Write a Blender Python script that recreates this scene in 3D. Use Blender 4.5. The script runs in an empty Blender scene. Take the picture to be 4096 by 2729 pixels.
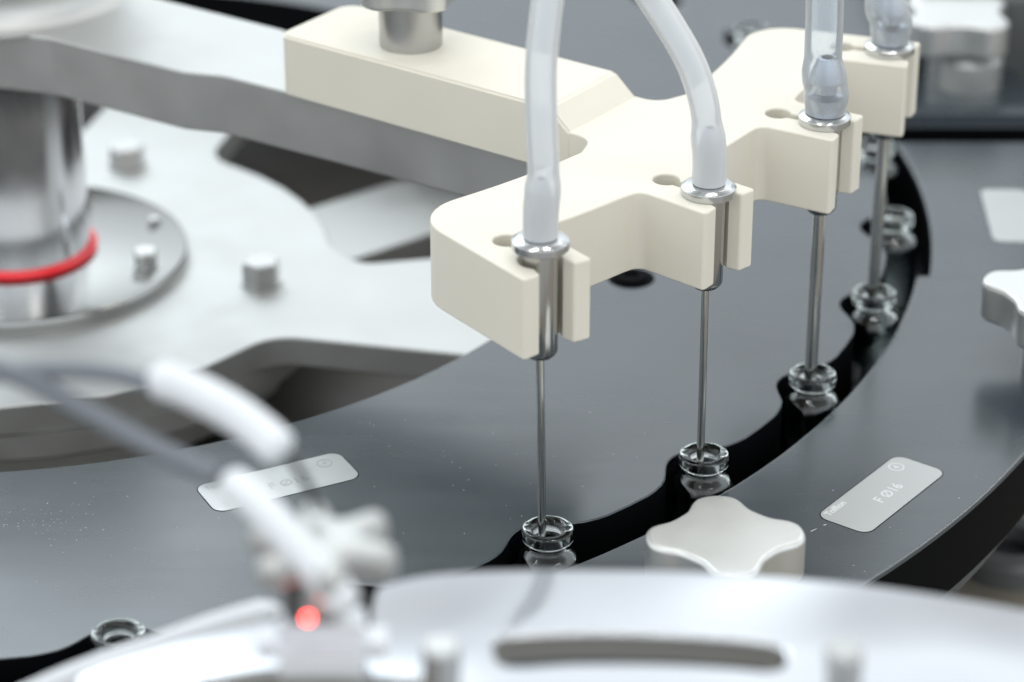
import bpy, bmesh, math, random
from math import sin, cos, pi, radians as RAD, hypot, atan2
from mathutils import Vector, Matrix
random.seed(7)
S = bpy.context.scene
COL = S.collection
MM = 0.001

# ------------------------------------------------------------------ camera, world, lamps, exposure
PITCH = 0.4658
FPX = 11425.0                      # focal length in pixels of the 4096 px wide photograph
CAMP = (159.0, -836.7, 360.9)      # mm; origin = axis of the star wheel, z = 0 at the vial mouths
cam = bpy.data.cameras.new('camera'); co = bpy.data.objects.new('camera', cam); COL.objects.link(co)
co.location = [c*MM for c in CAMP]; co.rotation_euler = (pi/2-PITCH, 0, 0)
cam.sensor_width = 36; cam.lens = FPX/4096*36
cam.clip_start = 0.01; cam.clip_end = 50
cam.dof.use_dof = True; cam.dof.focus_distance = 0.722; cam.dof.aperture_fstop = 9.3
S.camera = co

w = bpy.data.worlds.new('World'); S.world = w; w.use_nodes = True
nt = w.node_tree; nt.nodes.clear()
def WN(t, **k):
    n = nt.nodes.new(t)
    for a, b in k.items(): setattr(n, a, b)
    return n
out = WN('ShaderNodeOutputWorld'); bg = WN('ShaderNodeBackground')
tc = WN('ShaderNodeTexCoord'); sep = WN('ShaderNodeSeparateXYZ'); ramp = WN('ShaderNodeValToRGB')
nt.links.new(tc.outputs['Generated'], sep.inputs[0])
mr = WN('ShaderNodeMapRange'); mr.inputs['From Min'].default_value = -1; mr.inputs['From Max'].default_value = 1
nt.links.new(sep.outputs['Z'], mr.inputs['Value'])
nt.links.new(mr.outputs['Result'], ramp.inputs['Fac'])
cr = ramp.color_ramp
def stop(z, c):
    e = cr.elements.new((z+1)/2); e.color = (*c, 1)
cr.elements[0].color = (.20, .20, .195, 1); cr.elements[1].color = (.22, .225, .23, 1)
stop(-.5, (.42, .42, .41)); stop(-.15, (.60, .60, .585)); stop(.0, (.78, .79, .78)); stop(.14, (.92, .96, .98)); stop(.30, (1.04, 1.11, 1.17)); stop(.42, (1.16, 1.24, 1.30)); stop(.53, (1.5, 1.6, 1.66)); stop(.7, (.72, .75, .77))
nz = WN('ShaderNodeTexNoise'); nz.inputs['Scale'].default_value = 2.3; nz.inputs['Detail'].default_value = 2
nt.links.new(tc.outputs['Generated'], nz.inputs['Vector'])
mr2 = WN('ShaderNodeMapRange'); mr2.inputs['From Min'].default_value = .35; mr2.inputs['From Max'].default_value = .65
mr2.inputs['To Min'].default_value = .8; mr2.inputs['To Max'].default_value = 1.2
nt.links.new(nz.outputs['Fac'], mr2.inputs['Value'])

vm = WN('ShaderNodeVectorMath', operation='DOT_PRODUCT'); nt.links.new(tc.outputs['Generated'], vm.inputs[0])
_az, _el = RAD(-24), RAD(37)
vm.inputs[1].default_value = (sin(_az)*cos(_el), cos(_az)*cos(_el), sin(_el))
mxm = WN('ShaderNodeMath', operation='MAXIMUM'); mxm.inputs[1].default_value = 0; nt.links.new(vm.outputs['Value'], mxm.inputs[0])
pw = WN('ShaderNodeMath', operation='POWER'); pw.inputs[1].default_value = 46; nt.links.new(mxm.outputs[0], pw.inputs[0])
vs = WN('ShaderNodeVectorMath', operation='SCALE'); vs.inputs[0].default_value = (3.7, 4.2, 4.45); nt.links.new(pw.outputs[0], vs.inputs['Scale'])
va = WN('ShaderNodeVectorMath', operation='ADD'); nt.links.new(ramp.outputs['Color'], va.inputs[0]); nt.links.new(vs.outputs[0], va.inputs[1])
nt.links.new(va.outputs[0], bg.inputs['Color']) 
mr3 = WN('ShaderNodeMapRange'); mr3.inputs['From Min'].default_value = -.8; mr3.inputs['From Max'].default_value = .8
mr3.inputs['To Min'].default_value = 1.02; mr3.inputs['To Max'].default_value = 1.08
nt.links.new(sep.outputs['Y'], mr3.inputs['Value'])
mul = WN('ShaderNodeMath', operation='MULTIPLY'); nt.links.new(mr2.outputs['Result'], mul.inputs[0]); nt.links.new(mr3.outputs['Result'], mul.inputs[1])
nt.links.new(mul.outputs[0], bg.inputs['Strength'])
nt.links.new(bg.outputs[0], out.inputs[0])

def area(name, loc, target, sx, sy, power, col=(1, 1, 1)):
    l = bpy.data.lights.new(name, 'AREA'); l.shape = 'RECTANGLE'; l.size = sx; l.size_y = sy
    l.energy = power; l.color = col
    o = bpy.data.objects.new(name, l); COL.objects.link(o); o.location = loc
    d = Vector(target)-Vector(loc); o.rotation_euler = d.to_track_quat('-Z', 'Y').to_euler()
    o.visible_camera = True
    return o
# ceiling strip lamps of the clean room
for loc, sx, sy, pw_, colr in [((-.75, 1.6, 2.5), 1.2, .05, 3, (.97, .99, 1)), ((.6, 1.5, 2.4), 1.2, .08, 3, (1, .98, .93)), ((.1, .0, 1.9), 1.2, .045, 5, (1, .99, .96)),
                               ((.2, -.75, 1.8), 1.1, .045, 4.5, (.98, 1, 1)), ((-.9, -.7, 1.7), .04, 1.2, 3, (.95, .98, 1)), ((1.0, -1.1, 1.5), .9, .035, 3, (1, .97, .92)),
                               ((1.15, 1.15, 1.75), .04, 1.1, 3, (1, .99, .97))]:
    area('ceiling_lamp', loc, (.12, -.12, 0), sx, sy, pw_, colr)

S.view_settings.view_transform = 'Standard'; S.view_settings.look = 'None'
S.view_settings.exposure = 0.12; S.view_settings.gamma = 1
try:
    S.cycles.max_bounces = 14; S.cycles.transmission_bounces = 12; S.cycles.transparent_max_bounces = 12
    S.cycles.glossy_bounces = 6; S.cycles.blur_glossy = .3
    S.cycles.sample_clamp_indirect = 6
except Exception: pass

# ------------------------------------------------------------------ picture -> place helpers (mm)
cp, sp = cos(PITCH), sin(PITCH)
def ray(u, v):
    dx = (u-2048)/FPX; du = (1364.5-v)/FPX
    return (dx, cp+du*sp, -sp+du*cp)
def atZ(u, v, z):
    d = ray(u, v); t = (z-CAMP[2])/d[2]
    return (CAMP[0]+d[0]*t, CAMP[1]+d[1]*t, z)
def atY(u, v, y):
    d = ray(u, v); t = (y-CAMP[1])/d[1]
    return (CAMP[0]+d[0]*t, y, CAMP[2]+d[2]*t)
def atD(u, v, t):
    d = ray(u, v)
    return (CAMP[0]+d[0]*t, CAMP[1]+d[1]*t, CAMP[2]+d[2]*t)
K = 4096/2353
def dz(pts, z): return [atZ(a*K, b*K, z)[:2] for a, b in pts]

# ------------------------------------------------------------------ materials
def mat(name, col, rough=.5, metal=0, spec=.5, **k):
    m = bpy.data.materials.new(name); m.use_nodes = True
    b = m.node_tree.nodes['Principled BSDF']
    b.inputs['Base Color'].default_value = (*col, 1); b.inputs['Roughness'].default_value = rough
    b.inputs['Metallic'].default_value = metal; b.inputs['Specular IOR Level'].default_value = spec
    for a, v in k.items(): b.inputs[a.replace('_', ' ')].default_value = v
    return m
def node(m, t): return m.node_tree.nodes.new(t)
def link(m, a, b): m.node_tree.links.new(a, b)
def bsdf(m): return m.node_tree.nodes['Principled BSDF']
def noise_vary(m, scale, amt, rough_amt=0, bump=0, stretch=(1, 1, 1), bscale=None, dist=.0001, bdetail=4):
    """soft variation of colour, gloss and a faint relief, in object space (metres)"""
    b = bsdf(m); t = node(m, 'ShaderNodeTexCoord'); mp = node(m, 'ShaderNodeMapping'); mp.inputs['Scale'].default_value = stretch
    link(m, t.outputs['Object'], mp.inputs['Vector'])
    n = node(m, 'ShaderNodeTexNoise'); n.inputs['Scale'].default_value = scale; n.inputs['Detail'].default_value = 5
    link(m, mp.outputs[0], n.inputs['Vector'])
    if amt:
        c = b.inputs['Base Color'].default_value[:3]
        r = node(m, 'ShaderNodeMix'); r.data_type = 'RGBA'
        r.inputs['A'].default_value = (*[x*(1-amt) for x in c], 1); r.inputs['B'].default_value = (*[min(1, x*(1+amt)) for x in c], 1)
        link(m, n.outputs['Fac'], r.inputs['Factor']); link(m, r.outputs['Result'], b.inputs['Base Color'])
    if rough_amt:
        q = node(m, 'ShaderNodeMapRange'); r0 = b.inputs['Roughness'].default_value
        q.inputs['From Min'].default_value = .3; q.inputs['From Max'].default_value = .7
        q.inputs['To Min'].default_value = max(.02, r0-rough_amt); q.inputs['To Max'].default_value = r0+rough_amt
        link(m, n.outputs['Fac'], q.inputs['Value']); link(m, q.outputs['Result'], b.inputs['Roughness'])
    if bump:
        n2 = node(m, 'ShaderNodeTexNoise'); n2.inputs['Scale'].default_value = bscale or scale*4; n2.inputs['Detail'].default_value = bdetail
        link(m, mp.outputs[0], n2.inputs['Vector'])
        bp = node(m, 'ShaderNodeBump'); bp.inputs['Strength'].default_value = bump; bp.inputs['Distance'].default_value = dist
        link(m, n2.outputs['Fac'], bp.inputs['Height']); link(m, bp.outputs[0], b.inputs['Normal'])
    return m
M = {}
M['ivory'] = noise_vary(mat('ivory_plastic', (.71, .67, .575), .42, 0, .28), 45, .04, .05, .25, bscale=900)
M['steel'] = noise_vary(mat('satin_steel', (.47, .47, .46), .33, 1), 40, .06, .06, .25, bscale=1500)
M['steel_cast'] = noise_vary(mat('blasted_steel', (.51, .515, .505), .52, 1), 50, .05, .05, .3, bscale=2200)
M['polished'] = noise_vary(mat('polished_steel', (.52, .52, .51), .13, 1), 60, .04, .04)
M['post'] = noise_vary(mat('chromed_steel', (.93, .94, .97), .17, 1), 60, .03, .03)
M['knob'] = noise_vary(mat('tumbled_steel', (.66, .665, .65), .42, 1), 45, .05, .06, .5, bscale=700)
M['barb'] = mat('slate_steel_barb', (.40, .43, .48), .28, 1)
M['bracket_side'] = mat('machined_slot_wall', (.40, .40, .385), .4, 1)
M['needle'] = noise_vary(mat('needle_steel', (.50, .50, .48), .16, 1), 200, .08, .05)
M['mirror'] = noise_vary(mat('turned_steel', (.56, .57, .57), .16, 1), 30, .05, .05)
M['flange'] = noise_vary(mat('ground_steel', (.37, .375, .365), .2, 1), 30, .05, .03)
M['bracket'] = noise_vary(mat('electropolished_steel', (.51, .52, .54), .13, 1), 30, .04, .04, .9, bscale=17, dist=.014, bdetail=0)
M['red'] = mat('red_rubber', (.95, .03, .04), .3)
M['white'] = noise_vary(mat('white_plastic', (.70, .72, .745), .4), 80, .02)
M['cable'] = mat('dark_grey_cable', (.15, .165, .185), .45)
M['black'] = mat('black_wire', (.012, .012, .014), .4)
M['base'] = noise_vary(mat('dark_machine_bed', (.075, .070, .062), .5, .3), 30, .2, .1)
M['floor'] = noise_vary(mat('machine_table', (.24, .215, .175), .45, .2), 20, .1, .1)
M['housing'] = noise_vary(mat('dark_grey_housing', (.085, .09, .09), .4), 25, .3, .1)
M['led'] = mat('red_lamp', (.8, .02, .02), .3)
bsdf(M['led']).inputs['Emission Color'].default_value = (1, .06, .05, 1); bsdf(M['led']).inputs['Emission Strength'].default_value = 16
M['mark'] = mat('etched_marking', (.68, .69, .69), .65, .4)
M['emboss'] = mat('engraved_marking', (.40, .41, .42), .55, 1)
M['fleck'] = mat('swarf_fleck', (.8, .85, .9), .4)
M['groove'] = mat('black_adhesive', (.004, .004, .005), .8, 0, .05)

def milling(m):
    b = bsdf(m); N = m.node_tree
    t = node(m, 'ShaderNodeTexCoord'); mp = node(m, 'ShaderNodeMapping'); mp.inputs['Location'].default_value = (-.17, .20, 0)
    link(m, t.outputs['Object'], mp.inputs['Vector'])
    wv = node(m, 'ShaderNodeTexWave'); wv.wave_type = 'RINGS'; wv.rings_direction = 'Z'; wv.inputs['Scale'].default_value = 75
    wv.inputs['Distortion'].default_value = 1.2; wv.inputs['Detail'].default_value = 2; wv.inputs['Detail Scale'].default_value = .6
    link(m, mp.outputs[0], wv.inputs['Vector'])
    bp = node(m, 'ShaderNodeBump'); bp.inputs['Strength'].default_value = .16; bp.inputs['Distance'].default_value = .0001
    link(m, wv.outputs['Fac'], bp.inputs['Height'])
    old = b.inputs['Normal'].links[0].from_socket if b.inputs['Normal'].links else None
    if old: link(m, old, bp.inputs['Normal'])
    link(m, bp.outputs[0], b.inputs['Normal'])
milling(M['ivory'])

# black acetal: glossy dark plastic with dust, fine specks and faint smears
def acetal():
    m = mat('black_acetal', (.010, .012, .014), .26, 0, .85); b = bsdf(m)
    t = node(m, 'ShaderNodeTexCoord')
    n = node(m, 'ShaderNodeTexNoise'); n.inputs['Scale'].default_value = 22; n.inputs['Detail'].default_value = 6
    link(m, t.outputs['Object'], n.inputs['Vector'])
    q = node(m, 'ShaderNodeMapRange'); q.inputs['From Min'].default_value = .3; q.inputs['From Max'].default_value = .7
    q.inputs['To Min'].default_value = .2; q.inputs['To Max'].default_value = .31
    link(m, n.outputs['Fac'], q.inputs['Value']); link(m, q.outputs['Result'], b.inputs['Roughness'])
    wp = node(m, 'ShaderNodeMapping'); wp.inputs['Rotation'].default_value = (0, 0, .6); wp.inputs['Scale'].default_value = (14, 160, 1)
    link(m, t.outputs['Object'], wp.inputs['Vector'])
    wn = node(m, 'ShaderNodeTexNoise'); wn.inputs['Scale'].default_value = 1; wn.inputs['Detail'].default_value = 5; link(m, wp.outputs[0], wn.inputs['Vector'])
    wa = node(m, 'ShaderNodeMath'); wa.operation = 'MULTIPLY_ADD'; wa.inputs[1].default_value = .10; wa.inputs[2].default_value = -.05
    link(m, wn.outputs['Fac'], wa.inputs[0])
    wb = node(m, 'ShaderNodeMath'); wb.operation = 'ADD'; link(m, wa.outputs[0], wb.inputs[0]); link(m, q.outputs['Result'], wb.inputs[1])
    link(m, wb.outputs[0], b.inputs['Roughness'])
    dust = node(m, 'ShaderNodeTexNoise'); dust.inputs['Scale'].default_value = 9; dust.inputs['Detail'].default_value = 8
    link(m, t.outputs['Object'], dust.inputs['Vector'])
    dm = node(m, 'ShaderNodeMix'); dm.data_type = 'RGBA'
    dm.inputs['A'].default_value = (.027, .037, .045, 1); dm.inputs['B'].default_value = (.037, .049, .059, 1)  # paler than the side walls: ceiling reflection put into the base colour
    link(m, dust.outputs['Fac'], dm.inputs['Factor'])
    link(m, dm.outputs['Result'], b.inputs['Base Color'])
    return m
M['acetal'] = acetal()
M['acetal_side'] = mat('shaded_milled_acetal', (.002, .0024, .003), .6, 0, .05)  # same plastic, duller milled sides with shade put into the near-black colour

# brushed plate
def brushed(name, rot, col=(.47, .48, .48)):
    m = mat(name, col, .36, 1); b = bsdf(m)
    t = node(m, 'ShaderNodeTexCoord'); r = node(m, 'ShaderNodeMapping'); r.inputs['Rotation'].default_value = (0, 0, -rot)
    s = node(m, 'ShaderNodeMapping'); s.inputs['Scale'].default_value = (60, 3500, 1)
    link(m, t.outputs['Object'], r.inputs['Vector']); link(m, r.outputs[0], s.inputs['Vector'])
    n = node(m, 'ShaderNodeTexNoise'); n.inputs['Scale'].default_value = 1; n.inputs['Detail'].default_value = 3
    link(m, s.outputs[0], n.inputs['Vector'])
    q = node(m, 'ShaderNodeMapRange'); q.inputs['From Min'].default_value = .3; q.inputs['From Max'].default_value = .7
    q.inputs['To Min'].default_value = .28; q.inputs['To Max'].default_value = .5
    link(m, n.outputs['Fac'], q.inputs['Value']); link(m, q.outputs['Result'], b.inputs['Roughness'])
    mx = node(m, 'ShaderNodeMix'); mx.data_type = 'RGBA'
    mx.inputs['A'].default_value = (*[c*.86 for c in col], 1); mx.inputs['B'].default_value = (*[min(1, c*1.12) for c in col], 1)
    link(m, n.outputs['Fac'], mx.inputs['Factor']); link(m, mx.outputs['Result'], b.inputs['Base Color'])
    return m

def glass():
    m = bpy.data.materials.new('clear_glass'); m.use_nodes = True; N = m.node_tree.nodes; N.clear()
    o = N.new('ShaderNodeOutputMaterial'); g = N.new('ShaderNodeBsdfGlass'); g.inputs['IOR'].default_value = 1.49
    g.inputs['Roughness'].default_value = 0; g.inputs['Color'].default_value = (.97, .99, .985, 1)
    m.node_tree.links.new(g.outputs[0], o.inputs[0]); return m
M['glass'] = glass()

def silicone(name, thin_a, edge_a, col, rough):
    """milky see-through wall: more opaque where the wall is seen edge-on (longer path through it)"""
    m = bpy.data.materials.new(name); m.use_nodes = True; N = m.node_tree.nodes; N.clear(); L = m.node_tree.links
    o = N.new('ShaderNodeOutputMaterial')
    g = N.new('ShaderNodeBsdfTransparent'); g.inputs['Color'].default_value = (.97, .985, 1, 1)
    d = N.new('ShaderNodeBsdfDiffuse'); d.inputs['Color'].default_value = (*col, 1)
    t = N.new('ShaderNodeBsdfTranslucent'); t.inputs['Color'].default_value = (*col, 1)
    a = N.new('ShaderNodeMixShader'); a.inputs[0].default_value = .14; L.new(d.outputs[0], a.inputs[1]); L.new(t.outputs[0], a.inputs[2])
    lw = N.new('ShaderNodeLayerWeight'); lw.inputs['Blend'].default_value = .35
    mp = N.new('ShaderNodeMapRange'); mp.inputs['To Min'].default_value = thin_a; mp.inputs['To Max'].default_value = edge_a
    L.new(lw.outputs['Facing'], mp.inputs['Value'])
    b = N.new('ShaderNodeMixShader'); L.new(mp.outputs['Result'], b.inputs[0]); L.new(g.outputs[0], b.inputs[1]); L.new(a.outputs[0], b.inputs[2])
    gl = N.new('ShaderNodeBsdfGlossy'); gl.inputs['Roughness'].default_value = rough
    fr = N.new('ShaderNodeFresnel'); fr.inputs['IOR'].default_value = 1.0001 if name.endswith('bore') else 1.42
    c = N.new('ShaderNodeMixShader'); L.new(fr.outputs[0], c.inputs[0]); L.new(b.outputs[0], c.inputs[1]); L.new(gl.outputs[0], c.inputs[2])
    L.new(c.outputs[0], o.inputs[0]); return m
M['milky'] = silicone('milky_silicone', .50, .97, (.975, .985, .99), .2)
M['milky_in'] = silicone('milky_silicone_bore', .12, .5, (.95, .965, .98), .2)
M['clear_tube'] = silicone('clear_silicone', .20, .86, (.92, .96, .99), .08)
M['clear_in'] = silicone('clear_silicone_bore', .0, .14, (.86, .93, .985), .08)

# ------------------------------------------------------------------ object helpers
def tag(o, label=None, cat=None, group=None, kind=None):
    if label: o['label'] = label
    if cat: o['category'] = cat
    if group: o['group'] = group
    if kind: o['kind'] = kind
    return o
def empty(name, loc=(0, 0, 0), rz=0):
    o = bpy.data.objects.new(name, None); COL.objects.link(o); o.location = [c*MM for c in loc]; o.rotation_euler = (0, 0, rz)
    o.empty_display_size = .01
    return o
def link_mesh(name, me, m, parent=None, smooth=35, wn=False):
    me.materials.clear(); me.materials.append(m)
    if smooth:
        for p in me.polygons: p.use_smooth = True
        me.set_sharp_from_angle(angle=RAD(smooth))

    o = bpy.data.objects.new(name, me); COL.objects.link(o)
    if parent: o.parent = parent
    if smooth and wn:
        w_ = o.modifiers.new('weighted_normals', 'WEIGHTED_NORMAL'); w_.mode = 'FACE_AREA'; w_.weight = 100; w_.keep_sharp = True
    return o
def from_bm(name, bm, m, parent=None, smooth=35, wn=False):
    bmesh.ops.recalc_face_normals(bm, faces=bm.faces)
    me = bpy.data.meshes.new(name); bm.to_mesh(me); bm.free()
    return link_mesh(name, me, m, parent, smooth, wn)
def plate_mesh(loops, z0, z1, bevel=.5, res=2):
    cu = bpy.data.curves.new('t', 'CURVE'); cu.dimensions = '2D'; cu.fill_mode = 'BOTH'
    for L in loops:
        s = cu.splines.new('POLY'); s.points.add(len(L)-1); s.use_cyclic_u = True
        for p, q in zip(s.points, L): p.co = (q[0]*MM, q[1]*MM, 0, 1)
    bevel = min(bevel, (z1-z0)/2*.9)
    cu.extrude = ((z1-z0)/2-bevel)*MM; cu.bevel_depth = bevel*MM; cu.bevel_resolution = res; cu.offset = -bevel*MM
    o = bpy.data.objects.new('t', cu); COL.objects.link(o)
    dg = bpy.context.evaluated_depsgraph_get()
    me = bpy.data.meshes.new_from_object(o.evaluated_get(dg))
    bpy.data.objects.remove(o); bpy.data.curves.remove(cu)
    for v in me.vertices: v.co.z += (z0+z1)/2*MM
    return me
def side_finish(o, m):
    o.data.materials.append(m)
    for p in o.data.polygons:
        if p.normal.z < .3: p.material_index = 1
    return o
def plate(name, loops, z0, z1, m, parent=None, bevel=.5, res=2, smooth=32):
    if loops and not isinstance(loops[0][0], (tuple, list)): loops = [loops]
    me = plate_mesh(loops, z0, z1, bevel, res)
    bm = bmesh.new(); bm.from_mesh(me); bmesh.ops.remove_doubles(bm, verts=bm.verts, dist=1e-6)
    bmesh.ops.recalc_face_normals(bm, faces=bm.faces); bm.to_mesh(me); bm.free()
    me.name = name
    return link_mesh(name, me, m, parent, smooth, True)
def lathe_bm(bm, prof, seg=64, c=(0, 0, 0), closed=False):
    rings = []
    for r, z in prof:
        if r < 1e-6: rings.append([bm.verts.new(((c[0])*MM, c[1]*MM, (c[2]+z)*MM))]); continue
        rings.append([bm.verts.new(((c[0]+r*cos(2*pi*i/seg))*MM, (c[1]+r*sin(2*pi*i/seg))*MM, (c[2]+z)*MM)) for i in range(seg)])
    pairs = list(zip(rings, rings[1:]))
    if closed: pairs.append((rings[-1], rings[0]))
    for a, b in pairs:
        for i in range(seg):
            j = (i+1) % seg
            if len(a) == 1 and len(b) == 1: continue
            if len(a) == 1: bm.faces.new((a[0], b[i], b[j]))
            elif len(b) == 1: bm.faces.new((a[i], b[0], a[j]))
            else: bm.faces.new((a[i], b[i], b[j], a[j]))
def lathe(name, prof, m, parent=None, seg=64, c=(0, 0, 0), closed=False, smooth=24):
    bm = bmesh.new(); lathe_bm(bm, prof, seg, c, closed)
    return from_bm(name, bm, m, parent, smooth)
def catmull(P, n=10):
    P = [Vector(p) for p in P]; Q = [2*P[0]-P[1]]+P+[2*P[-1]-P[-2]]; o = []
    for i in range(1, len(Q)-2):
        for k in range(n):
            t = k/n; a, b, c, d = Q[i-1:i+3]
            o.append(.5*((2*b)+(c-a)*t+(2*a-5*b+4*c-d)*t*t+(3*b-a-3*c+d)*t**3))
    o.append(P[-1]); return o
def tube_bm(bm, path, rad, seg=24, cap=True, inner=None):
    """path in mm; rad a number or a function of 0..1; inner radius -> hollow tube"""
    n = len(path); T = []
    for i in range(n):
        a = path[max(0, i-1)]; b = path[min(n-1, i+1)]; T.append((b-a).normalized())
    up = Vector((1, 0, 0)) if abs(T[0].x) < .8 else Vector((0, 1, 0)); X = (up-T[0]*up.dot(T[0])).normalized()
    def ringset(rf):
        rs = []; x = X.copy()
        for i in range(n):
            x = (x-T[i]*x.dot(T[i])).normalized(); y = T[i].cross(x); r = rf(i/(n-1)) if callable(rf) else rf
            rs.append([bm.verts.new((path[i]+x*r*cos(2*pi*k/seg)+y*r*sin(2*pi*k/seg))*MM) for k in range(seg)])
        for a, b in zip(rs, rs[1:]):
            for k in range(seg):
                j = (k+1) % seg; bm.faces.new((a[k], a[j], b[j], b[k]))
        return rs
    O = ringset(rad)
    if inner:
        I = ringset(inner)
        for e in (0, -1):
            for k in range(seg):
                j = (k+1) % seg; bm.faces.new((O[e][k], O[e][j], I[e][j], I[e][k]))
    elif cap:
        bm.faces.new(O[0]); bm.faces.new(O[-1])
def tube(name, pts, rad, m, parent=None, seg=24, n=10, inner=None, smooth=40):
    bm = bmesh.new(); tube_bm(bm, catmull(pts, n), rad, seg, True, inner)
    return from_bm(name, bm, m, parent, smooth)
def box_bm(bm, x0, x1, y0, y1, z0, z1, mtx=None):
    r = bmesh.ops.create_cube(bm, size=1)
    for v in r['verts']:
        v.co = Vector(((x0+x1)/2+v.co.x*(x1-x0), (y0+y1)/2+v.co.y*(y1-y0), (z0+z1)/2+v.co.z*(z1-z0)))*MM
        if mtx: v.co = mtx @ v.co
    return r['verts']
def rounded(pts):
    """pts: (x, y, r) -> polygon with its corners rounded"""
    o = []; n = len(pts)
    for i in range(n):
        p = Vector(pts[i][:2]); r = pts[i][2] if len(pts[i]) > 2 else 0
        if r <= 0: o.append(tuple(p)); continue
        a = (Vector(pts[i-1][:2])-p); b = (Vector(pts[(i+1) % n][:2])-p); la, lb = a.length, b.length
        a.normalize(); b.normalize(); ang = a.angle(b)
        if ang > pi-.03: o.append(tuple(p)); continue
        kk = .97 if r > 12 else .49; d = min(r/math.tan(ang/2), la*kk, lb*kk); rr = d*math.tan(ang/2)
        c = p+(a+b).normalized()*(rr/sin(ang/2)); s = p+a*d; e = p+b*d
        t0 = atan2(s.y-c.y, s.x-c.x); t1 = atan2(e.y-c.y, e.x-c.x); dt = (t1-t0+pi) % (2*pi)-pi
        k = max(3, int(abs(dt)/.16))
        for j in range(k+1): o.append((c.x+rr*cos(t0+dt*j/k), c.y+rr*sin(t0+dt*j/k)))
    return o
def frame(a):
    e = Vector((cos(a), sin(a))); t = Vector((-sin(a), cos(a)))
    return lambda rho, tau, *r: (e.x*rho+t.x*tau, e.y*rho+t.y*tau, *r)
def circ(cx, cy, r, n=64, a0=0): return [(cx+r*cos(a0+2*pi*i/n), cy+r*sin(a0+2*pi*i/n)) for i in range(n)]

# ------------------------------------------------------------------ the setting: machine bed
bm = bmesh.new(); box_bm(bm, -700, 900, -420, 900, -140, -100)
tag(from_bm('machine_table', bm, M['floor'], smooth=0), kind='structure')
tag(plate('machine_bed', circ(0, 0, 270, 128), -99.6, -78, M['base'], bevel=1), kind='structure')

# ------------------------------------------------------------------ star wheel (dark slotted ring carrying the vials)
A0 = -52.906; ST = 11.597; RV = 278.43
def vial_xy(k): a = RAD(A0+k*ST); return RV*cos(a), RV*sin(a)
wheel = empty('vial_carousel')
tag(wheel, 'dark grey scalloped star wheel ring holding the glass vials in its outer notches', 'carousel')
loop = []
NP = 31
prof = [(-.5, 277.6), (-.37, 277.5), (-.31, 277.0), (-.25, 276.1), (-.205, 274.9), (-.165, 273.3), (-.13, 271.7), (-.095, 270.3), (-.06, 269.3), (-.03, 268.8), (0, 268.6)]
prof = prof+[(-a, r) for a, r in prof[-2:0:-1]]
for k in range(NP):
    for a, r in prof:
        t = RAD(A0+(k+a)*360/NP if False else A0+(k+a)*ST if -8 <= k <= 12 else A0+(k+a)*360/NP)
        loop.append((r*cos(t), r*sin(t)))
# step ST x 31 = 359.5 degrees, close enough to close the ring evenly
loop = [(r*cos(RAD(A0+(k+a)*ST)), r*sin(RAD(A0+(k+a)*ST))) for k in range(-8, 23) for a, r in prof]
side_finish(plate('wheel_ring', [loop, circ(0, 0, 187.3, 160)], -26, -4.6, M['acetal'], wheel, bevel=.45, res=2), M['acetal_side'])

def label_loop(rc, ac, wr, wt, rad=3.2):
    F = frame(RAD(ac))
    return rounded([F(rc-wr/2, -wt/2, rad), F(rc+wr/2, -wt/2, rad), F(rc+wr/2, wt/2, rad), F(rc-wr/2, wt/2, rad)])
def text_mesh(name, s, size, loc, ang, m, parent, depth=.02, bold=.0, shear=0, align='LEFT'):
    c = bpy.data.curves.new(name, 'FONT'); c.body = s; c.size = size*MM; c.extrude = depth*MM; c.offset = bold*MM; c.align_x = align; c.align_y = 'CENTER'
    c.resolution_u = 4
    o = bpy.data.objects.new('t', c); COL.objects.link(o)
    me = bpy.data.meshes.new_from_object(o.evaluated_get(bpy.context.evaluated_depsgraph_get()))
    bpy.data.objects.remove(o); bpy.data.curves.remove(c)
    R = Matrix.Translation(Vector(loc)*MM) @ Matrix.Rotation(ang, 4, 'Z')
    me.transform(R); me.name = name
    return link_mesh(name, me, m, parent, 0)
def ring_mesh(name, c, r0, r1, z, m, parent):
    return plate(name, [circ(c[0], c[1], r1, 40), circ(c[0], c[1], r0, 40)], z, z+.05, m, parent, bevel=.005, res=0)
def name_plate(rc, ac, wr, wt, z, label, texts, parent_name='name_plate', mm=None, mk=None, ring=None):
    root = empty(parent_name, (0, 0, 0)); tag(root, label, 'label plate', 'steel label plates let into the dark rings')
    plate('inlay_groove', label_loop(rc, ac, wr+.5, wt+.5, 3.4), z, z+.03, M['groove'], root, bevel=.005, res=0)
    plate('steel_inlay', label_loop(rc, ac, wr, wt), z+.01, z+.10, mm, root, bevel=.03, res=1)
    F = frame(RAD(ac)); zt = z+.11
    for s, size, dr, dt, al in texts:
        x, y = F(rc+dr, dt)
        text_mesh('marking', s, size, (x, y, zt), RAD(ac+90), mk, root, bold=.06, align=al)
    if ring:
        x, y = F(rc+ring[0], ring[1]); ring_mesh('marking_ring', (x, y), 1.75, 2.15, zt-.01, mk, root)
    return root
name_plate(214.8, -62.75, 15.4, 40.6, -4.6, 'steel label plate in the wheel behind the blurred white cables, brushed along its length',
           [('F Ø16', 4.4, 1.6, 2.2, 'CENTER'), ('4', 2.6, -3.4, 14.6, 'CENTER'), ('Tofflon', 2.6, -5.2, -18.3, 'LEFT')],
           mm=brushed('brushed_steel_inlay', RAD(-62.75+90)), mk=M['emboss'], ring=(-3.4, 14.6))

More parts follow.
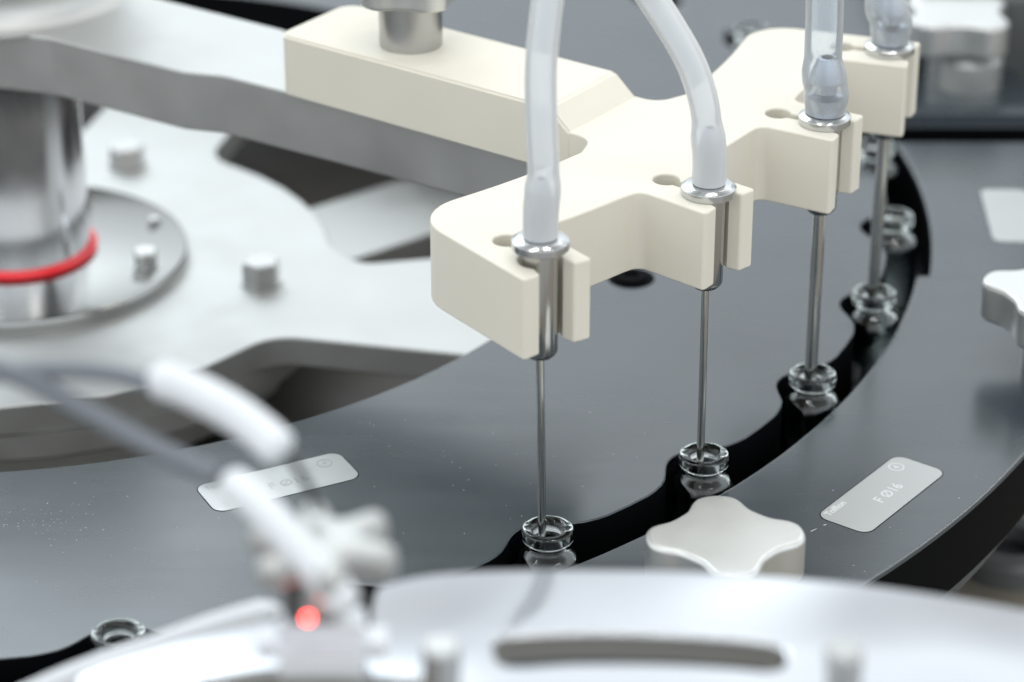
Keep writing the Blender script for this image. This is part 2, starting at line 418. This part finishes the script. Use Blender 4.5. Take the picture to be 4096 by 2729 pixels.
# ------------------------------------------------------------------ guide rail segments round the wheel
def rail(name, r0, r1, a0, a1, z0, z1, label, y_lo=None, y_hi=None, pockets=False):
    root = tag(empty(name), label, 'guide rail', 'dark guide rail segments round the star wheel')
    n = 70; L = []
    def lim(r, a):
        x, y = r*cos(RAD(a)), r*sin(RAD(a)); return x, y
    def ang(r, y): return math.degrees(math.asin(y/r))
    ai = (ang(r0, y_lo) if y_lo is not None else a0, ang(r0, y_hi) if y_hi is not None else a1)
    ao = (ang(r1, y_lo) if y_lo is not None else a0, ang(r1, y_hi) if y_hi is not None else a1)
    def rin(a):
        if not pockets: return r0
        k = round((a-A0)/ST); dl = RAD(a-A0-k*ST); q = RV*sin(dl)
        return max(r0, RV*cos(dl)+math.sqrt(8.9**2-q*q)) if abs(q) < 8.9 else r0
    ni = 400 if pockets else n
    for i in range(ni+1):
        aa = ai[0]+(ai[1]-ai[0])*i/ni; L.append(lim(rin(aa), aa))
    for i in range(n+1): L.append(lim(r1, ao[1]+(ao[0]-ao[1])*i/n))
    side_finish(plate('rail_body', L, z0, z1, M['acetal'], root, bevel=1.2, res=1), M['acetal_side'])
    return root
rail('guide_rail', 286.9, 341.6, -97, -12, -28.7, -7.1, 'front dark guide rail carrying the four lobed steel knob and a readable steel label', y_hi=-60.2)
rail('guide_rail', 290.5, 345.5, -12, 9, -30, -8.6, 'middle dark guide rail on the right, with a blurred blank looking label', y_lo=-59.8, y_hi=47.5)
rail('guide_rail', 279.0, 352, 9, 60, -28, -6.0, 'far dark guide rail behind the rearmost vial, beyond the black gap', y_lo=55.5, pockets=True)

# label on front rail: placed from the photograph's plane
name_plate(319.7, -37.1, 15.2, 40.5, -7.1, 'steel label plate reading F Ø16 with a circled 4, right of the lobed knob',
           [('F Ø16', 4.4, 1.2, 1.2, 'CENTER'), ('4', 2.7, -4.2, 14.4, 'CENTER'), ('Tofflon', 2.9, -5.6, -18.2, 'LEFT')],
           mm=noise_vary(mat('matt_steel_inlay', (.50, .51, .505), .5, 1), 300, .05, .05), mk=M['mark'], ring=(-4.2, 14.4))
name_plate(316.6, -2.4, 15.2, 40.5, -8.6, 'blurred steel label plate at the right edge of the photo, behind the knobs',
           [], mm=noise_vary(mat('pale_steel_inlay', (.50, .51, .51), .5, 1), 300, .05, .05), mk=M['mark'])

# loose swarf flecks caught on the dark plastic
bm = bmesh.new()
def fleck(x, y, z, l, wd, a):
    p = [(-l/2, -wd/2), (l/2, -wd/2*.4), (l/2, wd/2*.4), (-l/2, wd/2)]
    top = [bm.verts.new(Vector((x+q[0]*cos(a)-q[1]*sin(a), y+q[0]*sin(a)+q[1]*cos(a), z+.06))*MM) for q in p]
    bot = [bm.verts.new(Vector((v.co.x/MM, v.co.y/MM, z))*MM) for v in top]
    bm.faces.new(top); bm.faces.new(bot[::-1])
    for i in range(4): bm.faces.new((top[i], bot[i], bot[(i+1) % 4], top[(i+1) % 4]))
for i in range(125):
    if i < 60: u, v = random.gauss(170, 120), random.gauss(2080, 55)
    elif i < 78: u, v = random.uniform(100, 900), random.uniform(1950, 2500)
    else: u, v = random.uniform(1100, 2600), random.uniform(1650, 2230)
    x, y, z = atZ(u, v, -4.6); r = hypot(x, y)
    if not (190 < r < 268) or (205 < r < 224 and -69 < math.degrees(atan2(y, x)) < -56): continue
    fleck(x, y, -4.6, random.uniform(.1, .45), random.uniform(.04, .08), random.uniform(0, pi))
for i in range(26):
    x, y, z = atZ(random.uniform(3250, 4000), random.uniform(1900, 2300), -7.1); r = hypot(x, y)
    if not (289 < r < 338) or (310 < r < 329 and -42 < math.degrees(atan2(y, x)) < -32): continue
    fleck(x, y, -7.1, random.uniform(.15, .6), random.uniform(.05, .09), random.uniform(0, pi))
a = atZ(3236, 2130, -7.1); b = atZ(3275, 2111, -7.1)
fleck((a[0]+b[0])/2, (a[1]+b[1])/2, -7.1, 2.2, .14, atan2(b[1]-a[1], b[0]-a[0]))
a = atZ(3300, 2100, -7.1); fleck(a[0], a[1], -7.1, .9, .22, .6)
tag(from_bm('swarf_flecks', bm, M['fleck'], smooth=0), 'tiny pale plastic flecks scattered on the dark ring', 'dust', kind='stuff')

# ------------------------------------------------------------------ hub: spider plate, flange, post
hub = tag(empty('hub_spider'), 'pale steel spider hub with radial arms under the dark wheel, around the post', 'machine hub')
def spider(R, arms):
    """arms: (angle, left half width, right half width[, extra left-edge points])"""
    P = []
    for i, arm_ in enumerate(arms):
        a, l, r = arm_[:3]; F = frame(RAD(a))
        P += [F(math.sqrt(R*R-r*r), -r, 16), F(215, -r, 2)]
        if len(arm_) > 3: P += [F(*q) for q in arm_[3]]
        else: P += [F(215, l, 2), F(math.sqrt(R*R-l*l), l, 16)]
        a1 = a+math.degrees(math.asin(l/R)); nx = arms[(i+1) % len(arms)]; a2 = nx[0]-math.degrees(math.asin(nx[2]/R))
        if a2 < a1: a2 += 360
        for k in range(1, 8):
            t = RAD(a1+(a2-a1)*k/8); P.append((R*cos(t), R*sin(t), 0))
    return rounded(P)
plate('spider_plate', spider(100.5, [(-12.6, 22, 33, [(215, 36, 2), (138, 36, 12), (107, 22, 10)]), (77.4, 19, 33), (167.4, 33, 33)]), -41, -31, M['steel_cast'], hub, bevel=.8)
lathe('drum', [(70, -41.2), (100, -41.2), (100, -49), (99, -50), (70, -50)], M['steel_cast'], hub, 128, closed=True)
plate('lower_spider_plate', spider(88, [(39, 13, 31), (129, 20, 20), (219, 20, 20)]), -64, -51, M['steel_cast'], hub, bevel=.8)
lathe('flange', [(0, -26.5), (52.6, -26.5), (53.6, -26.9), (54, -27.6), (54, -30.9), (0, -30.9)], M['flange'], hub, 128)

post = tag(empty('steel_post'), 'polished round steel post at left edge, rising from the hub flange', 'post')
lathe('post_tube', [(0, -26.4), (23, -26.4), (23, 44.3), (0, 44.3)], M['post'], post, 96)
bm = bmesh.new()
n = 96
for i in range(n):
    pass
lathe_bm(bm, [(24.2+1.0*cos(t), -25.2+1.0*sin(t)) for t in [2*pi*i/12 for i in range(12)]], 96, closed=True)
tag(from_bm('sealing_ring', bm, M['red']), 'bright red rubber ring around the foot of the steel post', 'sealing ring')

def bolt(name, x, y, z, r, h, label, hexa=True, group=None, mt='polished'):
    root = tag(empty(name, (x, y, z), RAD(22) if hexa else 0), label, 'bolt', group)
    bm = bmesh.new()
    lathe_bm(bm, [(0, h), (r*.86, h), (r, h-.8), (r, .6), (r*.97, 0), (0, 0)], 6 if hexa else 32)
    from_bm('bolt_head', bm, M[mt], root, 30)
    lathe('washer', [(0, .02), (r*1.12, .02), (r*1.12, .7), (0, .7)], M['steel'], root, 40)
    return root
g = 'bolts on the steel hub'
x, y, _ = atZ(1044, 1140, -31); bolt('hex_bolt', x, y+2, -31, 6.2, 7.6, 'large hex bolt on the spider arm, beneath the ivory holder', group=g)
x, y, _ = atZ(508, 660, -31); bolt('hex_bolt', x, y+1, -31, 6.2, 7.0, 'large hex bolt on the spider behind the post, below the steel arm', group=g)
x, y, _ = atZ(583, 1075, -26.5); bolt('cap_screw', x, y+1, -26.5, 3.7, 6.2, 'small cap screw standing on the round flange, right of the red ring', False, g)
x, y, _ = atZ(617, 892, -26.5); bolt('cap_screw', x, y, -26.5, 2.0, 1.8, 'tiny screw head near the far rim of the round flange', False, g)
x, y, _ = atZ(353, 815, -26.5); bolt('locating_pin', x, y, -26.5, 1.0, 6.5, 'thin locating pin just right of the post on the flange', False, g)

# small matt black disc lying on the wheel ring, seen below the holder
fx = tag(empty('black_disc', (194.5, -68, -4.6)), 'black disc on the wheel ring, half hidden under the ivory holder', 'screw')
lathe('disc_base', [(0, 0), (7, 0), (7, .12), (0, .12)], M['groove'], fx, 48)
lathe('disc_top', [(0, .1), (5, .1), (5, .9), (4.6, 1.3), (2.3, 1.3), (2.2, .4), (0, .4)], M['groove'], fx, 40)

# ------------------------------------------------------------------ swing arm with boss
arm = tag(empty('lifting_arm'), 'long grey steel arm reaching from the post to the ivory block', 'machine arm')
F = frame(RAD(-33.6))
al = []
tb = math.asin(20/37); tf = math.asin(23.7/37)
P = [F(70, -23.7), F(93, -23.5, 12), F(105, -19.3, 12), F(205, -18.4, 0), F(212, -18.3, 6), F(212, 9, 6), F(112, 9.5, 12), F(99, 19.6, 10), F(60, 20.0)]
pts = []
# boss circle part (from the back side round to the front)
c0 = RAD(-33.6)+math.asin(20/37.3); c1 = RAD(-33.6)+2*pi-math.asin(23.7/37.3)
pts = [(*F(48, 20.0)[:2], 0)]
arc = [(37.3*cos(c0+.28+(c1-.28-c0-.28)*i/60), 37.3*sin(c0+.28+(c1-.28-c0-.28)*i/60), 0) for i in range(61)]
full = arc+[F(43, -23.9, 10)]+P+[F(41, 20.0, 8)]
plate('arm_bar', rounded(full), 44.3, 62.5, M['steel_cast'], arm, bevel=.8)
fil = [(37, 44.6), (37, 62)]
fl = [(45-8*sin(t), 62.4+8-8*cos(t)) for t in [pi/2*i/10 for i in range(11)]]
lathe('boss', [(0, 62.0), (45, 62.0)]+fl+[(37, 121), (36, 122), (0, 122)], M['steel_cast'], arm, 96)

# ------------------------------------------------------------------ ivory holder
AH = -35.9
holder = tag(empty('needle_holder'), 'ivory plastic needle holder with four forked fingers and a raised mounting block', 'needle holder')
FH = frame(RAD(AH))
forks = [-53.45+11.78*i for i in range(4)]
P = []
W2 = 10.1; RB = 4.6; RN = 278.3
F0 = frame(RAD(forks[0]))
P.append(F0(238.4, -W2+.15, 14))
for i, fa in enumerate(forks):
    Fk = frame(RAD(fa))
    if i: P.append(Fk(264.6, -W2, 6))
    P += [Fk(285.4, -W2, 1.0), Fk(284.9, -5.1, .9)]
    # from mouth into bore (left side), slit, relief hole, and back
    P.append(Fk(281.6, -4.3))
    t0 = atan2(-4.3, 3.3)
    t0 = math.acos(max(-1, min(1, (281.6-RN)/hypot(281.6-RN, 4.3)))); rb = hypot(281.6-RN, 4.3)
    tA = -t0; tB = -(pi-math.asin(1.4/rb))
    for k in range(1, 11):
        t = tA+(tB-tA)*k/10; P.append(Fk(RN+rb*cos(t), rb*sin(t)))
    rh = 3.4; hc = 264.9; tq = math.asin(1.4/rh)
    for k in range(0, 25):
        t = -tq-(2*pi-2*tq)*k/24; P.append(Fk(hc+rh*cos(t), rh*sin(t)))
    for k in range(0, 10):
        t = (pi-math.asin(1.4/rb))+(t0-(pi-math.asin(1.4/rb)))*k/10; P.append(Fk(RN+rb*cos(t), rb*sin(t)))
    P.append(Fk(281.6, 4.3))
    P += [Fk(284.9, 5.1, .9), Fk(285.4, W2, 1.0)]
    if i < 3:
        P.append(Fk(264.6, W2, 6))
        a0 = fa+math.degrees(math.asin(W2/264.6)); a1 = forks[i+1]-math.degrees(math.asin(W2/264.6))
        for k in range(1, 6):
            t = RAD(a0+(a1-a0)*k/6); P.append((264.3*cos(t), 264.3*sin(t)))
    else: P.append(Fk(237.2, W2, 12.5))
RI = 237.4
aR = AH+math.degrees(math.asin(15.7/RI)); aL = AH-math.degrees(math.asin(15.7/RI))
for k in range(0, 9):
    t = RAD(forks[3]-1.2+(aR+2.2-forks[3]+1.2)*k/8); P.append((RI*cos(t), RI*sin(t)))
P += [FH(233, 15.7, 6), FH(222, 15.7), FH(222, -15.7), FH(233, -15.7, 6)]
for k in range(0, 8):
    t = RAD(aL-2.2+(forks[0]+1.2-aL+2.2)*k/7); P.append((RI*cos(t), RI*sin(t)))
plate('forked_plate', rounded([p if len(p) > 2 else (*p, 0) for p in P]), 53.2, 74.4, M['ivory'], holder, bevel=.55, res=2)
# mounting block with ramp
bm = bmesh.new()
pl = rounded([(127, -15.8, 4), (219.5, -15.8, 0), (226, -15.8, 0), (226, 15.8, 0), (219.5, 15.8, 0), (127, 15.8, 6)])
def ztop(r): return 80 if r <= 219.51 else 80-(r-219.5)/(226-219.5)*5.55
lo, hi = [], []
for r, t in pl:
    x, y = FH(r, t)
    lo.append(bm.verts.new((x*MM, y*MM, (62.6 if r < 219.51 else 53.6)*MM))); hi.append(bm.verts.new((x*MM, y*MM, ztop(r)*MM)))
n = len(pl)
ir = [i for i, (r, t) in enumerate(pl) if r > 225]; ic = [i for i, (r, t) in enumerate(pl) if abs(r-219.5) < .01]
for i in range(n):
    j = (i+1) % n; bm.faces.new((lo[i], lo[j], hi[j], hi[i]))
ftop = [hi[i] for i in range(n) if i not in ir]; bm.faces.new(ftop)
bm.faces.new([hi[ic[0]], hi[ir[0]], hi[ir[1]], hi[ic[1]]])
bm.faces.new([lo[i] for i in range(n) if i not in ir][::-1]); bm.faces.new([lo[ic[0]], lo[ir[0]], lo[ir[1]], lo[ic[1]]][::-1])
bmesh.ops.recalc_face_normals(bm, faces=bm.faces)
ed = [e for e in bm.edges if len(e.link_faces) == 2 and e.calc_face_angle(0) > .7 and max(v.co.z for v in e.verts) > .0735
      and min(hypot(v.co.x, v.co.y) for v in e.verts) < .2255]
bmesh.ops.bevel(bm, geom=ed, offset=.7*MM, segments=3, affect='EDGES', clamp_overlap=True)
from_bm('mounting_block', bm, M['ivory'], holder, 25, True)

# ------------------------------------------------------------------ four filling needles with hoses
def needle(i):
    z_up = 3.0 if i == 0 else 0
    z0 = 74.45+z_up; thin = i < 2
    x, y = frame(RAD(forks[i]))(RN, 0)
    root = empty('filling_needle', (x, y, 0))
    lab = ['steel filling needle nearest the camera, its collar raised a little above the ivory fork',
           'thin steel filling needle second from the front, collar resting on the fork',
           'thick steel filling needle third from the front, under a clear ribbed hose',
           'thick steel filling needle farthest back, at the last fork'][i]
    tag(root, lab, 'filling needle', 'filling needles in the ivory holder')
    lathe('collar', [(0, z0+2.8), (5.6, z0+2.8), (5.75, z0+2.75), (6.9, z0+2.0), (6.95, z0+1.9), (6.95, z0+.15), (6.8, z0), (0, z0)], M['mirror'], root, 64)
    zb = 49.3
    lathe('barrel', [(0, z0+.02), (4.35, z0+.02), (4.35, zb+1.3), (4.0, zb+.5), (3.2, zb-.35), (0, zb-.35)], M['polished'], root, 64)
    rn = 1.0 if thin else 1.75
    zt = -5.5
    xv, yv = vial_xy(i); dx, dy = (xv-.75-x)*.6, (yv-y)*.6
    bm = bmesh.new()
    tube_bm(bm, [Vector((0, 0, zb)), Vector((dx*.5, dy*.5, zb/2)), Vector((dx, dy, zt))], rn, 32, True)
    from_bm('needle_tube', bm, M['needle'], root)
    # barbed hose tail
    if thin:
        pr = [(0, z0+2.7), (2.9, z0+2.7), (2.9, z0+8), (3.3, z0+8.1), (3.3, z0+9), (2.7, z0+13.5), (1.7, z0+17.5), (1.0, z0+17.6), (1.0, z0+10), (0, z0+10)]
    else:
        pr = [(0, z0+2.7), (3.6, z0+2.7), (3.4, z0+6.2), (4.9, z0+6.4), (4.9, z0+7.4), (2.9, z0+8.6), (2.8, z0+11.0), (4.9, z0+11.8), (4.9, z0+12.4), (2.6, z0+18.2), (1.7, z0+18.3), (1.7, z0+10), (0, z0+10)]
    lathe('hose_barb', pr, M['barb'], root, 48)
    return x, y, z0
NP_ = [needle(i) for i in range(4)]

def hose(i, path_px, rad_fn, inner, mt, label, yoff=0):
    x, y, z0 = NP_[i]
    pts = [Vector((x, y, z0+3.0)), Vector((x, y, z0+9))]
    for u, v in path_px: pts.append(Vector(atY(u*K, v*K, y+yoff)))
    base = empty('silicone_hose', (x, y, z0+3.0)); tag(base, label, 'hose', 'silicone hoses feeding the needles')
    path = catmull(pts, 14)
    # resample by arc length
    L = [0]
    for a, b in zip(path, path[1:]): L.append(L[-1]+(b-a).length)
    tot = L[-1]; N = int(tot/.7); q = []
    j = 0
    for k in range(N+1):
        s = tot*k/N
        while j < len(L)-2 and L[j+1] < s: j += 1
        t = (s-L[j])/max(1e-9, L[j+1]-L[j]); q.append(path[j].lerp(path[j+1], t))
    q = [p-Vector((x, y, z0+3.0)) for p in q]
    bm = bmesh.new(); tube_bm(bm, q, lambda t: rad_fn(t*tot), 40, True, inner=lambda t: inner(t*tot))
    ho = from_bm('hose_wall', bm, M[mt], base, 60)
    ho.data.materials.append(M['milky_in' if mt == 'milky' else 'clear_in'])
    nf = (len(q)-1)*40
    for k, p in enumerate(ho.data.polygons):
        if nf <= k < 2*nf: p.material_index = 1
def lerpf(tab):
    def f(s):
        if s <= tab[0][0]: return tab[0][1]
        for (a, b), (c, d) in zip(tab, tab[1:]):
            if s <= c:
                t = (s-a)/(c-a); t = t*t*(3-2*t); return b+(d-b)*t
        return tab[-1][1]
    return f
rt = lerpf([(0, 4.15), (.6, 4.3), (12, 4.35), (17, 3.75), (99, 3.65)]); ri = lerpf([(0, 3.0), (5, 3.38), (6.5, 3.38), (11, 2.9), (15, 2.2), (99, 2.1)])
hose(0, [(1249, 400), (1244, 280), (1243, 160), (1250, 70), (1262, -20), (1285, -110)], rt, ri, 'milky', 'milky silicone hose on the front needle, rising nearly straight')
hose(1, [(1627, 318), (1617, 235), (1590, 150), (1545, 68), (1490, -15), (1430, -95)], rt, ri, 'milky', 'milky silicone hose curving up to the left from the second needle')
rt2 = lerpf([(0, 5.25), (1, 5.4), (3.6, 5.85), (5, 5.95), (7.6, 5.72), (9.6, 5.9), (11, 5.8), (16, 4.95), (99, 4.85)])
ri2 = lerpf([(0, 3.7), (3.2, 4.98), (4.2, 4.98), (8, 4.2), (8.9, 4.98), (9.8, 4.98), (15, 3.3), (99, 3.1)])
hose(2, [(1891, 150), (1894, 60), (1896, -30), (1898, -110)], rt2, ri2, 'clear_tube', 'clear bluish silicone hose standing upright on the third needle')
hose(3, [(2035, 10), (2037, -60), (2040, -140)], rt2, ri2, 'clear_tube', 'clear silicone hose on the rearmost needle, cut by the top of the photo')

# ------------------------------------------------------------------ glass vials
def vial_mesh():
    o = [(0, -36), (6.6, -36), (7.6, -35.6), (8, -34.8), (8, -10.6), (7.9, -9.3), (7.45, -7.9), (6.6, -6.8), (5.6, -6.1), (5.15, -5.6), (5.05, -5.0), (5.1, -4.2), (5.5, -3.65), (6.1, -3.4),
         (6.45, -3.0), (6.5, -2.6), (6.5, -.75), (6.38, -.3), (6.0, -.03), (5.3, 0), (4.4, -.2), (3.75, -.8), (3.5, -1.6), (3.5, -5.0), (3.75, -6.0), (4.6, -7.0), (5.7, -7.7), (6.6, -8.8), (7.0, -10.2), (7.05, -11), (7.05, -33.8), (6, -34.8), (0, -35)]
    bm = bmesh.new(); lathe_bm(bm, o, 56); bmesh.ops.recalc_face_normals(bm, faces=bm.faces)
    me = bpy.data.meshes.new('glass_vial'); bm.to_mesh(me); bm.free(); return me
vlab = {-2: 'empty glass vial alone at lower left, partly behind the white rod', -1: 'glass vial hidden behind the blurred white cable and knob',
        0: 'sharp glass vial under the front needle', 1: 'sharp glass vial under the second needle, beside the lobed knob',
        2: 'glass vial under the third needle, slightly out of focus', 3: 'blurred glass vial under the rearmost needle',
        4: 'blurred glass vial just behind the rearmost needle tube, no needle in it', 5: 'blurred glass vial showing beneath the last ivory fork',
        6: 'glass vial behind the ivory holder and the upright clear hose', 7: 'faint blurred glass vial at the top, between the two hoses'}
v0 = None
for k in (-2, 0, 1, 2, 3, 4, 5, 6, 7):
    x, y = vial_xy(k)
    if v0 is None: v0 = link_mesh('glass_vial', vial_mesh(), M['glass'], None, 60); o = v0
    else: o = v0.copy(); COL.objects.link(o)
    o.location = (x*MM, y*MM, 0); tag(o, vlab[k], 'vial', 'glass vials round the wheel')
# black track the vials stand on
tag(plate('vial_track', [circ(0, 0, 334, 128), circ(0, 0, 200, 128)], -42, -36.1, M['acetal'], bevel=.5),
    'black ring track under the vials, deep in the gap', 'track')

# ------------------------------------------------------------------ star knobs
def knob(x, y, ztop, zbase, R, th, rot, label, head='knob', lobes=4, amp=.165, rs=6.0, chamfer=1.4):
    root = tag(empty('thumb_screw', (x, y, zbase)), label, 'hand knob', 'lobed steel hand knobs')
    n = 96; L = []
    for i in range(n):
        t = 2*pi*i/n; c = math.tanh(1.35*cos(lobes*(t-rot)))/.874; r = R/(1+amp)*(1+amp*c); L.append((r*cos(t), r*sin(t)))
    plate('knob_head', L, ztop-th-zbase, ztop-zbase, M[head], root, bevel=chamfer, res=3)
    lathe('knob_stem', [(0, 0), (rs, 0), (rs, ztop-zbase-th+.3), (0, ztop-zbase-th+.3)], M['steel'], root, 40)
    return root
knob(209.5, -254, 17, -7.1, 19.0, 11.5, RAD(4), 'sharp four lobed steel knob on the front rail beside the second vial', rs=7)
knob(309.5, -119, 17, -7.1, 19.5, 11.5, RAD(158), 'four lobed steel knob at the right edge, cut by the frame', rs=7)
x, y, _ = atZ(3835, 85, 17); knob(x, y+3, 20, -6, 20.5, 12, RAD(40), 'pale blurred knob at the top right corner, behind the last hose', rs=9)
# knob on the ivory block
bx, by, _ = atZ(1000+1102/1.723, 376/1.723, 80); by += 8.6
knob(bx, by, 103+5, 80, 16.5, 14, RAD(-62), 'steel knob on a thick shaft standing on the ivory block, top cut off', lobes=5, rs=8.8, amp=.10, chamfer=1.0)

# ------------------------------------------------------------------ back right: housing behind the rail
hs = tag(empty('rear_housing'), 'dark blurred machine housing with round bosses at upper right, behind the rail', 'machine housing')
bm = bmesh.new(); box_bm(bm, 300, 520, 108, 420, -40, 22); bmesh.ops.bevel(bm, geom=bm.edges[:], offset=.004, segments=3, affect='EDGES')
from_bm('housing_body', bm, M['housing'], hs)
lathe('housing_boss', [(0, 0), (11, 0), (11, 10), (9, 12), (0, 12)], M['steel_cast'], hs, 48, c=(318, 92, -6))
lathe('housing_column', [(0, 0), (16, 0), (16, 130), (0, 130)], M['steel'], hs, 48, c=(372, 150, -6))
bm = bmesh.new(); box_bm(bm, 288, 420, 55.8, 66, -30, -3); bmesh.ops.bevel(bm, geom=bm.edges[:], offset=.001, segments=2, affect='EDGES')
tag(from_bm('edge_strip', bm, M['acetal']), 'dark straight strip along the far edge of the black gap, upper right', 'strip')
# thing seen below the rail at lower right
x, y, _ = atZ(4040, 2250, -100)
lathe_o = tag(empty('round_foot', (x, y, -100)), 'dark round foot on the beige machine table, lower right corner', 'machine foot')
lathe('foot_ring', [(9, 0), (17, 0), (17, 6), (15, 8), (9, 8)], M['housing'], lathe_o, 48, closed=True)
lathe('foot_core', [(0, .1), (8, .1), (8, 3), (0, 3)], M['black'], lathe_o, 40)

# ------------------------------------------------------------------ foreground: bracket, screws, knob, cables (all out of focus)
ZB = 80
def smooth_loop(P, n=5):
    Q = []; m = len(P)
    for i in range(m):
        a, b, c, d = [Vector(P[(i+k) % m]) for k in (-1, 0, 1, 2)]
        for k in range(n):
            t = k/n; v = .5*((2*b)+(c-a)*t+(2*a-5*b+4*c-d)*t*t+(3*b-a-3*c+d)*t**3); Q.append((v.x, v.y))
    return Q
br = tag(empty('slotted_bracket'), 'shiny blurred steel bracket with a long curved slot across the bottom', 'bracket')
outl = [(1505, 2570), (1478, 2470), (1500, 2360), (1560, 2325), (1800, 2285), (2263, 2272), (2785, 2283), (3200, 2310), (3480, 2337), (3800, 2383), (4096, 2436), (4400, 2500),
        (4400, 3150), (1900, 3150), (1760, 2760), (1600, 2718), (1390, 2700), (1200, 2682), (1060, 2680), (900, 2702), (797, 2724), (500, 2830), (300, 2720), (600, 2600), (900, 2520), (1120, 2470), (1330, 2460)]
slot = [(2010, 2550), (2300, 2534), (2600, 2538), (2900, 2556), (3095, 2580), (3140, 2618), (3130, 2662), (3070, 2678), (2900, 2664), (2600, 2650), (2300, 2650), (2080, 2664), (2005, 2648), (1980, 2598)]
O = [atZ(u, v, ZB)[:2] for u, v in outl]; SL = [atZ(u, v, ZB)[:2] for u, v in slot]
side_finish(plate('bracket_plate', [smooth_loop(O), smooth_loop(SL)], ZB-6, ZB, M['bracket'], br, bevel=.9, res=3), M['bracket_side'])
def fg_screw(u, v, label):
    x, y, z = atZ(u, v, ZB); bolt('cap_screw', x, y, ZB, 3.4, 10, label, False, 'screws on the bracket', 'steel')
fg_screw(1768, 2770, 'blurred round screw on the bracket, left of the long slot')
fg_screw(3365, 2785, 'blurred round screw on the bracket, right of the long slot')
x, y, z = atD(741*K, 1262*K, 490)
knob(x, y, z+3, z-12, 13.6, 6.5, RAD(41), 'strongly blurred lobed knob in front of the wheel, left of the bracket', lobes=6, rs=3.6, amp=.30, chamfer=2.4, head='steel_cast')
# support under knob and lamp
x, y, z = atD(700*K, 1405*K, 498)
sens = tag(empty('photo_sensor', (x, y, z)), 'small dark sensor with a glowing red lamp, below the blurred knob', 'sensor')
bm = bmesh.new(); box_bm(bm, -4, 6, 2, 9, -4, 7); bmesh.ops.bevel(bm, geom=bm.edges[:], offset=.001, segments=2, affect='EDGES')
from_bm('sensor_body', bm, M['housing'], sens)
bm = bmesh.new(); box_bm(bm, -9, 14, -2, 12, ZB-z+.1, -4.1); bmesh.ops.bevel(bm, geom=bm.edges[:], offset=.004, segments=4, affect='EDGES')
from_bm('sensor_mount', bm, M['white'], sens)
bm = bmesh.new(); bmesh.ops.create_uvsphere(bm, u_segments=24, v_segments=16, radius=.75*MM)
lx, ly, lz = atD(707*K, 1421*K, 488)
for vv in bm.verts: vv.co += Vector((lx-x, ly-y, lz-z))*MM
from_bm('indicator_lamp', bm, M['led'], sens)

def cable(name, label, segs):
    root = None
    for nm, pts, r, mt in segs:
        P3 = [Vector(atD(u*K, v*K, d)) for u, v, d in pts]
        if root is None: root = tag(empty(name, P3[0]), label, 'cable', 'sensor cables in front'); org = P3[0].copy()
        rr = (lambda t, r=r: r*max(.05, min(1, t/.07, (1-t)/.07))**.5) if mt == 'white' else r
        tube(nm, [p-org for p in P3], rr, M[mt], root)
cable('sensor_cable', 'blurred cable arching over the hub, dark then with a thick white sleeve',
      [('dark_sheath', [(-80, 880, 500), (0, 858, 500), (150, 850, 500), (270, 862, 500), (345, 885, 500)], 1.65, 'cable'),
       ('white_sleeve', [(338, 862, 500), (430, 893, 500), (530, 945, 498), (605, 1000, 496), (655, 1048, 494)], 3.5, 'white'),
       ('thin_wire', [(665, 1045, 494), (690, 1085, 492), (715, 1130, 492), (728, 1180, 492)], .8, 'black')])
cable('sensor_cable', 'blurred cable crossing the steel label, its white sleeve ending on the bracket',
      [('dark_sheath', [(-80, 830, 500), (60, 870, 500), (200, 945, 500), (350, 1025, 497), (500, 1095, 492)], 2.0, 'cable'),
       ('white_sleeve', [(515, 1095, 492), (590, 1157, 488), (705, 1280, 484), (765, 1352, 482), (805, 1400, 480)], 3.1, 'white')])
cable('white_rod', 'thick blurred white rod slanting across the lower left corner',
      [('rod_body', [(-150, 1690, 560), (0, 1625, 556), (141, 1563, 550), (240, 1525, 548), (340, 1492, 545), (472, 1445, 540), (560, 1418, 537), (643, 1396, 535)], 2.35, 'white')])
